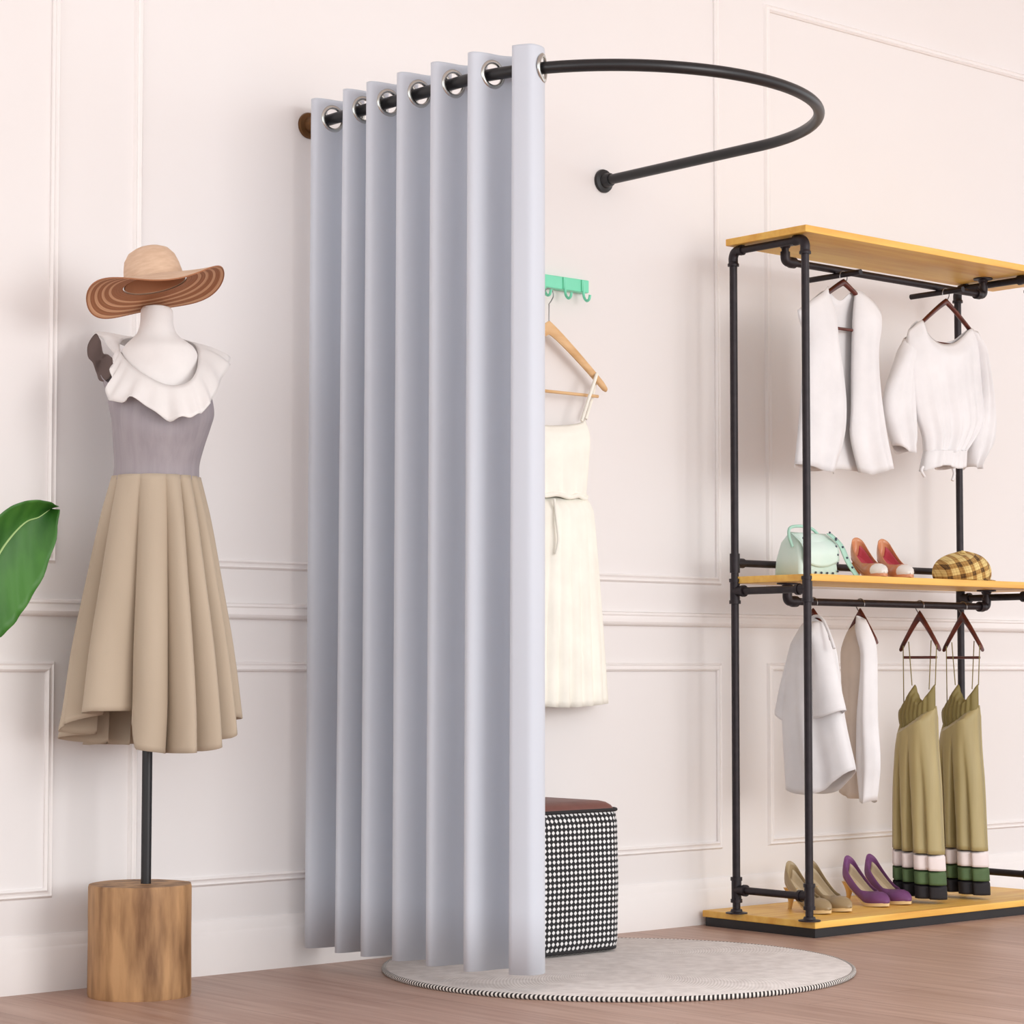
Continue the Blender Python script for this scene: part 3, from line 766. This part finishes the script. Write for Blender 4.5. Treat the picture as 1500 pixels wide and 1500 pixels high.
for d in (.050, -.022):
    g = panel(pl, nn, [(660, 1354), (692, 1347)], [(660, 1410), (692, 1409)], [(0, 657), (.5, 659), (1, 657)], [(0, 691), (.3, 683), (.6, 688), (1, 684)], d, nu=40, nv=8, rip=fold(.003, 6, 0, 0))
    obj('waistband', MB().grid(g), M['white'], bl, solid=.0018, offset=0)
def sleeve(par, mt, L, R, T, B, d0, d1, pl, nrm, rip=None, name='sleeve', base=0, **kw):
    a = panel(pl, nrm, L, R, T, B, d0, rip=rip, base=base, **kw); b = panel(pl, nrm, L, R, T, B, d1, base=base, **kw)
    m = MB(); m.grid(a); m.grid(b); obj(name, m, M[mt], par, solid=.0018, offset=0)
sleeve(bl, 'white', [(478, 1334), (520, 1321), (570, 1303), (600, 1300), (630, 1307), (660, 1318)], [(478, 1344), (540, 1340), (600, 1343), (640, 1344), (660, 1340)],
       [(0, 496), (1, 488)], [(0, 652), (.5, 664), (1, 660)], .030, -.03, pl, nn, fold(.006, 2, .3), base=-.010)
sleeve(bl, 'white', [(482, 1420), (540, 1430), (600, 1432), (650, 1420), (680, 1418)], [(482, 1428), (520, 1435), (560, 1442), (600, 1449), (630, 1452), (655, 1447), (680, 1425)],
       [(0, 484), (1, 488)], [(0, 684), (.5, 688), (1, 680)], .036, -.03, pl, nn, fold(.006, 2, 1.3), base=.004)
obj('tie_end', MB().tube(spline([onY(1396, 686, VY - .04), onY(1398, 694, VY - .042), onY(1395, 704, VY - .04)], 8), .0045, 8), M['white'], bl)
obj('tie_end', MB().tube(spline([onY(1352, 684, VY - .04), onY(1350, 690, VY - .042), onY(1354, 698, VY - .04)], 8), .0045, 8), M['white'], bl)

# ---------------------------------------------------------------- lower garments (hanging square to the rail)
LRZ = .932; hz = LRZ + PR + .0018 - .0165
xs_ = [float(onY(p, 872, RY)[0]) for p in (1191, 1260, 1347, 1410)]
nx = (-1, 0, 0)
X1_, X2_, X3_, X4_ = xs_
hanger('clothes_hanger', 'dark hanger of the white short sleeve shirt, peeking out above its collar', (X1_, RY, hz), pi/2, .068, .085, zdrop(1195, 892, x=X1_) - hz, zdrop(1195, 960, x=X1_) - hz, M['mahog'], G, barw=.05, th=.022)
hanger('clothes_hanger', 'dark red hanger showing at the neck of the narrow white shirt with the shade-tinted body', (X2_, RY, hz), pi/2, .061, .090, zdrop(1259, 893, x=X2_) - hz, zdrop(1259, 958, x=X2_) - hz, M['mahog'], G, barw=.03, th=.024)
hb = hanger('clothes_hanger', 'dark red triangular hanger holding the first olive slip dress', (X3_, RY, hz), pi/2, .074, .106, zdrop(1346, 897, x=X3_) - hz, zdrop(1346, 963, x=X3_) - hz, M['mahog'], G, barw=.062, th=.026)
hb = copy_tree(hb); hb.location.x = X4_; hb['label'] = 'dark red triangular hanger holding the rightmost olive slip dress'

tee = thing('shirt', 'white short sleeve shirt hanging sideways behind the left front post', 'shirt', (X1_, RY, .6))
pl = (X1_, 0, 0)
L_ = [(908, 1180), (930, 1168), (960, 1158), (1000, 1152), (1060, 1149), (1155, 1154)]; R_ = [(905, 1205), (950, 1222), (1000, 1230), (1055, 1237), (1126, 1253)]
T_ = [(0, 914), (.5, 903), (1, 912)]; B_ = [(0, 1155), (.3, 1163), (.6, 1160), (.8, 1144), (1, 1127)]
for d in (.045, -.035):
    obj('body', MB().grid(panel(pl, nx, L_, R_, T_, B_, d, rip=fold(.009, 2.2, 1.0) if d > 0 else None)), M['white'], tee, solid=.0018, offset=0)
sleeve(tee, 'white', [(925, 1168), (960, 1158), (1000, 1147), (1042, 1138)], [(925, 1178), (1000, 1168), (1060, 1160)], [(0, 930), (1, 925)], [(0, 1044), (1, 1060)], .026, -.026, pl, nx, base=.0)
sleeve(tee, 'white', [(912, 1196), (960, 1203), (1010, 1203), (1052, 1203)], [(908, 1208), (950, 1224), (1000, 1236), (1040, 1246)], [(0, 912), (1, 910)], [(0, 1052), (.5, 1050), (1, 1040)], .040, -.02, pl, nx, base=.022)
obj('collar', MB().tube(spline([onX(1183, 912, X1_ - .012), onX(1192, 903, X1_ - .014), onX(1204, 906, X1_ - .02), onX(1214, 926, X1_ - .035), onX(1222, 950, X1_ - .045)], 20), .0045, 8), M['white'], tee)

sh = thing('shirt', 'narrow white shirt with shade-tinted body and a long sleeve hanging behind the short sleeve shirt', 'shirt', (X2_, RY, .6))
pl = (X2_, 0, 0)
L_ = [(912, 1248), (932, 1239), (955, 1234), (1000, 1235), (1170, 1232)]; R_ = [(916, 1270), (950, 1276), (1000, 1276), (1170, 1272)]
for d in (.03, -.03):
    obj('body', MB().grid(panel(pl, nx, L_, R_, [(0, 926), (.5, 912), (1, 912)], [(0, 1158), (.5, 1168), (1, 1170)], d, rip=fold(.005, 2, .6))), M['beige'], sh, solid=.0018, offset=0, label='body with its shade put into the colour')
sleeve(sh, 'white', [(920, 1262), (960, 1273), (1050, 1266), (1120, 1265), (1170, 1271)], [(900, 1270), (920, 1279), (945, 1287), (1000, 1289), (1050, 1290), (1120, 1294), (1176, 1288)],
       [(0, 902), (1, 908)], [(0, 1168), (.5, 1176), (1, 1172)], .036, -.02, pl, nx, fold(.004, 1.5, 1), base=.018)

def slip(label):
    d_ = thing('slip_dress', label, 'dress', (X3_, RY, .05), group='olive slip dresses on the lower rail')
    pl = (X3_, 0, 0)
    L_ = [(1000, 1335), (1030, 1325), (1042, 1319), (1060, 1323), (1100, 1317), (1150, 1313), (1240, 1312), (1312, 1313)]
    R_ = [(1000, 1371), (1036, 1372), (1060, 1372), (1100, 1374), (1150, 1378), (1240, 1382), (1312, 1386)]
    ripf = lambda u, t, tt=None: 0
    def band(y0, y1, name, mt, lab=None, hem=False):
        m = MB()
        for dd, bs in ((.062, 0), (-.034, 0)):
            def rp(u, t):
                yy = y0 + (y1 - y0)*t; g_ = max(0, min(1, (yy - 1080)/140.))
                w_ = .022 + .03*g_
                s_ = -.045*g_*math.exp(-((u - .53)/w_)**2) - .030*g_*math.exp(-((u - .30)/w_)**2) - .030*g_*math.exp(-((u - .10)/.04)**2) - .02*g_*math.exp(-((u - .80)/.05)**2)
                return s_ + .004*sin(2*pi*1.5*u)
            T = [(0, y0 + (-6 if y0 > 1200 else 0)), (1, y0 + (6 if y0 > 1200 else 0))] if name != 'body' else [(0, 1044), (.1, 1062), (.5, 1052), (1, 1034)]
            if name == 'body' and dd < 0: T = [(0, 1044), (.5, 1046), (1, 1036)]
            B = [(0, y1 - 6), (1, y1 + 6)]
            m.grid(panel(pl, nx, L_, R_, T, B, dd, nu=60, nv=30 if name == 'body' else 6, rip=rp, ramp=.1 if name == 'body' else .0001))
        obj(name, m, M[mt], d_, solid=.0016, offset=0, label=lab)
    band(1050, 1246, 'body', 'olive')
    band(1246, 1270, 'hem_band', 'band_w', 'white hem band'); band(1270, 1291, 'hem_band', 'band_g', 'dark green hem band'); band(1291, 1312, 'hem_band', 'band_k', 'black hem band')
    # bodice with V neck
    m = MB()
    m.grid(panel(pl, nx, [(1000, 1333), (1030, 1324), (1045, 1319), (1070, 1322)], [(1000, 1371), (1070, 1372)], [(0, 1040), (.16, 1020), (.32, 1003), (.5, 1016), (.66, 1026), (.84, 1014), (1, 1002)], [(0, 1050), (.1, 1068), (.5, 1058), (1, 1041)], .030, nu=50, nv=14, ramp=.3, base=.004, rip=lambda u, t: .002*sin(2*pi*9*u)))
    obj('bodice', m, M['olive_in'], d_, solid=.0016, offset=0, label='darker olive V neck bodice')
    for a, b, o1 in (((1323, 946), (1324, 1034), .016), ((1331, 940), (1336, 1004), .02), ((1364, 938), (1361, 1010), -.012), ((1372, 944), (1370, 1004), .02)):
        pa = onX(a[0], a[1], X3_ - .007*(1 if o1 > 0 else -1)); pb = onX(b[0], b[1], X3_ - o1)
        obj('strap', MB().tube([pa, (pa + pb)/2, pb], .0017, 6), M['olive_in'], d_)
    return d_
sd = slip('olive V neck slip dress with white, green and black hem, left of the two')
sd2 = copy_tree(sd); sd2.location.x += X4_ - X3_; sd2['label'] = 'olive V neck slip dress with white, green and black hem, rightmost of the two'

# ---------------------------------------------------------------- shoes
def pump(label, cat, loc, rotz, up, inn_, heelm, solem, group, ln=.205, hh=.085, plat=.010, toe=None):
    s = thing('high_heel_shoe', label, cat, (0, 0, 0), (0, 0, 0), group)
    T = np.linspace(0, 1, 34)**1.15
    def zs_(t): return plat + hh*(1 - min(1, t/.66))**1.35 if t < .66 else plat + .004*((t-.66)/.34)**2
    def hw(t): return float(herm([0, .02, .05, .10, .25, .5, .75, .9, 1], [.004, .012, .0175, .0215, .0265, .029, .035, .022, .001], t))
    def sd_(t): return float(herm([0, .1, .3, .5, .64, .8, .92, 1], [.052, .047, .035, .028, .031, .031, .019, .002], t))
    def op(t):
        q = max(0, min(1, (t - .56)/.16)); return q*q*(3 - 2*q)
    K = 17
    def sec(t, sc=1.0, dz=0):
        w = hw(t)*sc; h = sd_(t)*sc; z0 = zs_(t) + dz; c = op(t); pts = []
        x = t*ln
        for k in range(K):
            q = 2*k/(K-1) - 1; aq = abs(q); sg = 1 if q >= 0 else -1
            # path: 0 bottom centre -> side -> top
            if aq < .4: px2 = w*.9*(aq/.4); pz = 0
            else:
                r2 = (aq - .4)/.6; px2 = w*(.9 + .12*sin(pi*min(1, r2*1.0)))*(1 - c*(r2**2.2)) ; pz = h*(c*sin(r2*pi/2) + (1 - c)*r2)
            pts.append((x + .24*pz*max(0, 1 - t/.3)**2, sg*px2, z0 + pz))
        return pts
    m = MB(); m.grid([sec(t) for t in T])
    # back of the heel cup
    b0_ = sec(0); m.f.append(tuple(range(0, K))); m.m.append(0)
    if toe:
        nf = len(m.f)
        for i in range(nf):
            if 28 <= i // (K-1) < 33: m.m[i] = 1
    obj('upper', m, [up, toe] if toe else up, s, solid=.0015, offset=1)
    m = MB(); m.grid([[(p[0], p[1]*.93, p[2] + .0015) for p in sec(t)[2:-2]] for t in T[1:26]])
    obj('lining', m, inn_, s, solid=.0006, offset=-1)
    m = MB(); rings = []
    for t in np.linspace(.02, 1, 26):
        w = hw(t)*.98; z = zs_(t); th_ = plat*.95 if t > .55 else max(.0035, plat*.95*(t/.55)**3)
        rings.append([(t*ln, w, z), (t*ln, -w, z), (t*ln, -w*.94, z - th_), (t*ln, w*.94, z - th_)])
    m.loft(rings); obj('sole', m, solem, s)
    m = MB(); rings = []
    zt = zs_(.04)
    for q in np.linspace(0, 1, 14):
        z = (zt - .018)*(1 - q); r1 = .006 + .016*(1 - q)**2.2
        cxh = .012 + .006*(1-q) + .004*sin(pi*q)
        rings.append([(cxh + r1*1.1*cos(2*pi*k/12), r1*.95*sin(2*pi*k/12), z) for k in range(12)])
    m.loft(rings); obj('heel', m, heelm, s)
    s.location = loc; s.rotation_euler = (0, 0, rotz)
    return s
BZ, MZ = .0455, 1.0045
TD = radians(-90)
def footat(px, py, z):   # where a point seen at px,py meets the horizontal plane z
    return onplane(px, py, (0, 0, 1), (0, 0, z))
def heel_at(px, y, z): # x so that (x,y) projects to px
    lo, hi = 1.2, 2.7
    for _ in range(40):
        mid = (lo + hi)/2
        if proj((mid, y, z))[0] < px: lo = mid
        else: hi = mid
    return (lo + hi)/2
pg, kg, tg = 'purple pumps on the base board', 'khaki pumps on the base board', 'tan pumps on the middle shelf'
a = pump('khaki leather high heel behind the left front post, left of its pair', 'shoe', (heel_at(1153, -.17, .1), -.17, BZ), radians(-102), M['khaki'], M['khaki_in'], M['gold'], M['sole'], kg, hh=.076)
b = copy_tree(a); b.location = (heel_at(1183, -.17, .1), -.17, BZ); b['label'] = 'khaki leather high heel, right of its pair, next to the purple shoes'
a = pump('purple suede high heel with pale sole, next to the khaki shoes', 'shoe', (heel_at(1238, -.15, .1), -.15, BZ), radians(-102), M['purple'], M['khaki_in'], M['gold'], M['sole'], pg, hh=.076)
b = copy_tree(a); b.location = (heel_at(1270, -.15, .1), -.15, BZ); b['label'] = 'purple suede high heel with pale sole, nearest the slip dresses'
a = pump('tan high heel with pink lining half hidden behind the mint handbag', 'shoe', (heel_at(1252, -.24, 1.05), -.24, MZ), radians(-112), M['tan'], M['pink'], M['tan'], M['tan'], tg, ln=.18, hh=.062, toe=M['toe_white'])
b = copy_tree(a); b.location = (heel_at(1290, -.24, 1.05), -.24, MZ); b['label'] = 'tan high heel with pink lining and white toe between handbag and plaid cap'

# ---------------------------------------------------------------- handbag
bx0, bx1 = heel_at(1172, -.30, 1.05), heel_at(1228, -.30, 1.05)
bag = thing('handbag', 'mint green studded leather handbag on the middle shelf by the left post', 'handbag', ((bx0 + bx1)/2, -0.255, MZ))
def bsec(z, ins, dy): 
    return rbox(bx0 + ins, bx1 - ins, -0.305 + dy, -0.195 - dy, .014, MZ + z, n=5)
obj('body', MB().loft([bsec(0, .004, .004), bsec(.004, 0, 0), bsec(.05, .002, .004), bsec(.10, .010, .016), bsec(.122, .018, .032), bsec(.128, .024, .042)]), M['leather_mint'], bag)
# front flap, slanting and curved with stud rows
m = MB(); g = []
for t in np.linspace(0, 1, 14):
    z = MZ + .128 - .10*t; y = -0.252 - .052*sin(min(1, t*1.5)*pi/2) - .0035
    w = 1 - .0*t
    row = []
    for u in np.linspace(0, 1, 14):
        row.append((bx0 + .006 + (bx1 - bx0 - .012)*u, y, z + .020*t*(2*u - 1)**2))
    g.append(row)
obj('flap', MB().grid(g), M['leather_mint'], bag, solid=.003, offset=0)
def studs(pts):
    m = MB()
    for p in pts: m.lathe([(.0034, -.002), (.0034, .000), (.0024, .0018), (.0006, .0026)], (0, 0, 0), 10)
    n = len(m.v)//len(pts)
    for i, p in enumerate(pts):
        for j in range(n):
            x, y, z = m.v[i*n + j]; m.v[i*n + j] = (p[0] + x, p[1] - z, p[2] + y)
    return m
sp_ = []
for z in (.018, .042, .066, .090, .110): sp_ += [(bx0 + .012, -0.309 + (.0 if z < .07 else .006), MZ + z), (bx1 - .012, -0.309 + (.0 if z < .07 else .006), MZ + z)]
for u in (.2, .35, .5, .65, .8): sp_.append((bx0 + (bx1 - bx0)*u, -0.309, MZ + .012))
for p in sp_: obj('stud', studs([p]), M['stud'], bag)
hd = spline([(bx0 - .004, -0.275, MZ + .085), (bx0 - .008, -0.265, MZ + .118), (bx0 + .01, -0.255, MZ + .142), (bx0 + .06, -0.252, MZ + .148), (bx1 - .06, -0.252, MZ + .142), (bx1 - .03, -0.252, MZ + .124)], 30)
obj('handle', MB().tube(hd, .0045, 10), M['leather_mint2'], bag)
fp = [(bx1 - .022, -0.285, MZ + .128), (bx1 + .004, -0.305, MZ + .095), (bx1 + .020, -0.320, MZ + .045), (bx1 + .034, -0.340, MZ + .006)]
g = []
for p in spline(fp, 16): g.append([p + np.array([-.011, 0, 0]), p, p + np.array([.011, 0, 0])])
obj('shoulder_strap', MB().grid(g), M['leather_mint2'], bag, solid=.003, offset=0)
for q in spline(fp, 5)[0:5]: obj('stud', studs([tuple(q + np.array([0, -.003, .003]))]), M['stud'], bag)

# ---------------------------------------------------------------- plaid cap
capx = heel_at(1410, -.29, 1.04)
cap = thing('cap', 'yellow and brown plaid newsboy cap on the middle shelf', 'cap', (capx, -.29, MZ))
m = MB(); rings = []
for i, ph_ in enumerate(np.linspace(-.42, pi/2 - .02, 22)):
    ring = []
    for k in range(64):
        a = 2*pi*k/64
        lump = 1 + .035*sin(8*a)*cos(ph_) + .03*sin(3*a + 1)
        r = .097*(cos(ph_)**.75)*lump
        ring.append((capx + r*cos(a), -.29 + r*.86*sin(a), MZ + .030 + .062*sin(ph_)*(1 + .12*cos(a - .6))))
    rings.append(ring)
m.loft(rings); obj('crown', m, M['plaid'], cap)
obj('band', MB().lathe([(.064, .002), (.068, .010), (.070, .022), (.066, .026)], (capx, -.29, MZ - .001), 48), M['plaid'], cap)
g = []
for t in np.linspace(0, 1, 8):
    row = []
    for u in np.linspace(-1, 1, 20):
        a = radians(-62) + u*radians(52); r = .066 + .034*t*(1 - u*u)**.6
        row.append((capx + r*cos(a), -.29 + r*sin(a), MZ + .010 - .006*t + .0))
    g.append(row)
obj('visor', MB().grid(g), M['plaid'], cap, solid=.004, offset=0)
obj('button', MB().lathe([(.008, 0), (.008, .003), (.004, .006), (.001, .007)], (capx, -.29, MZ + .0925), 16), M['plaid'], cap)
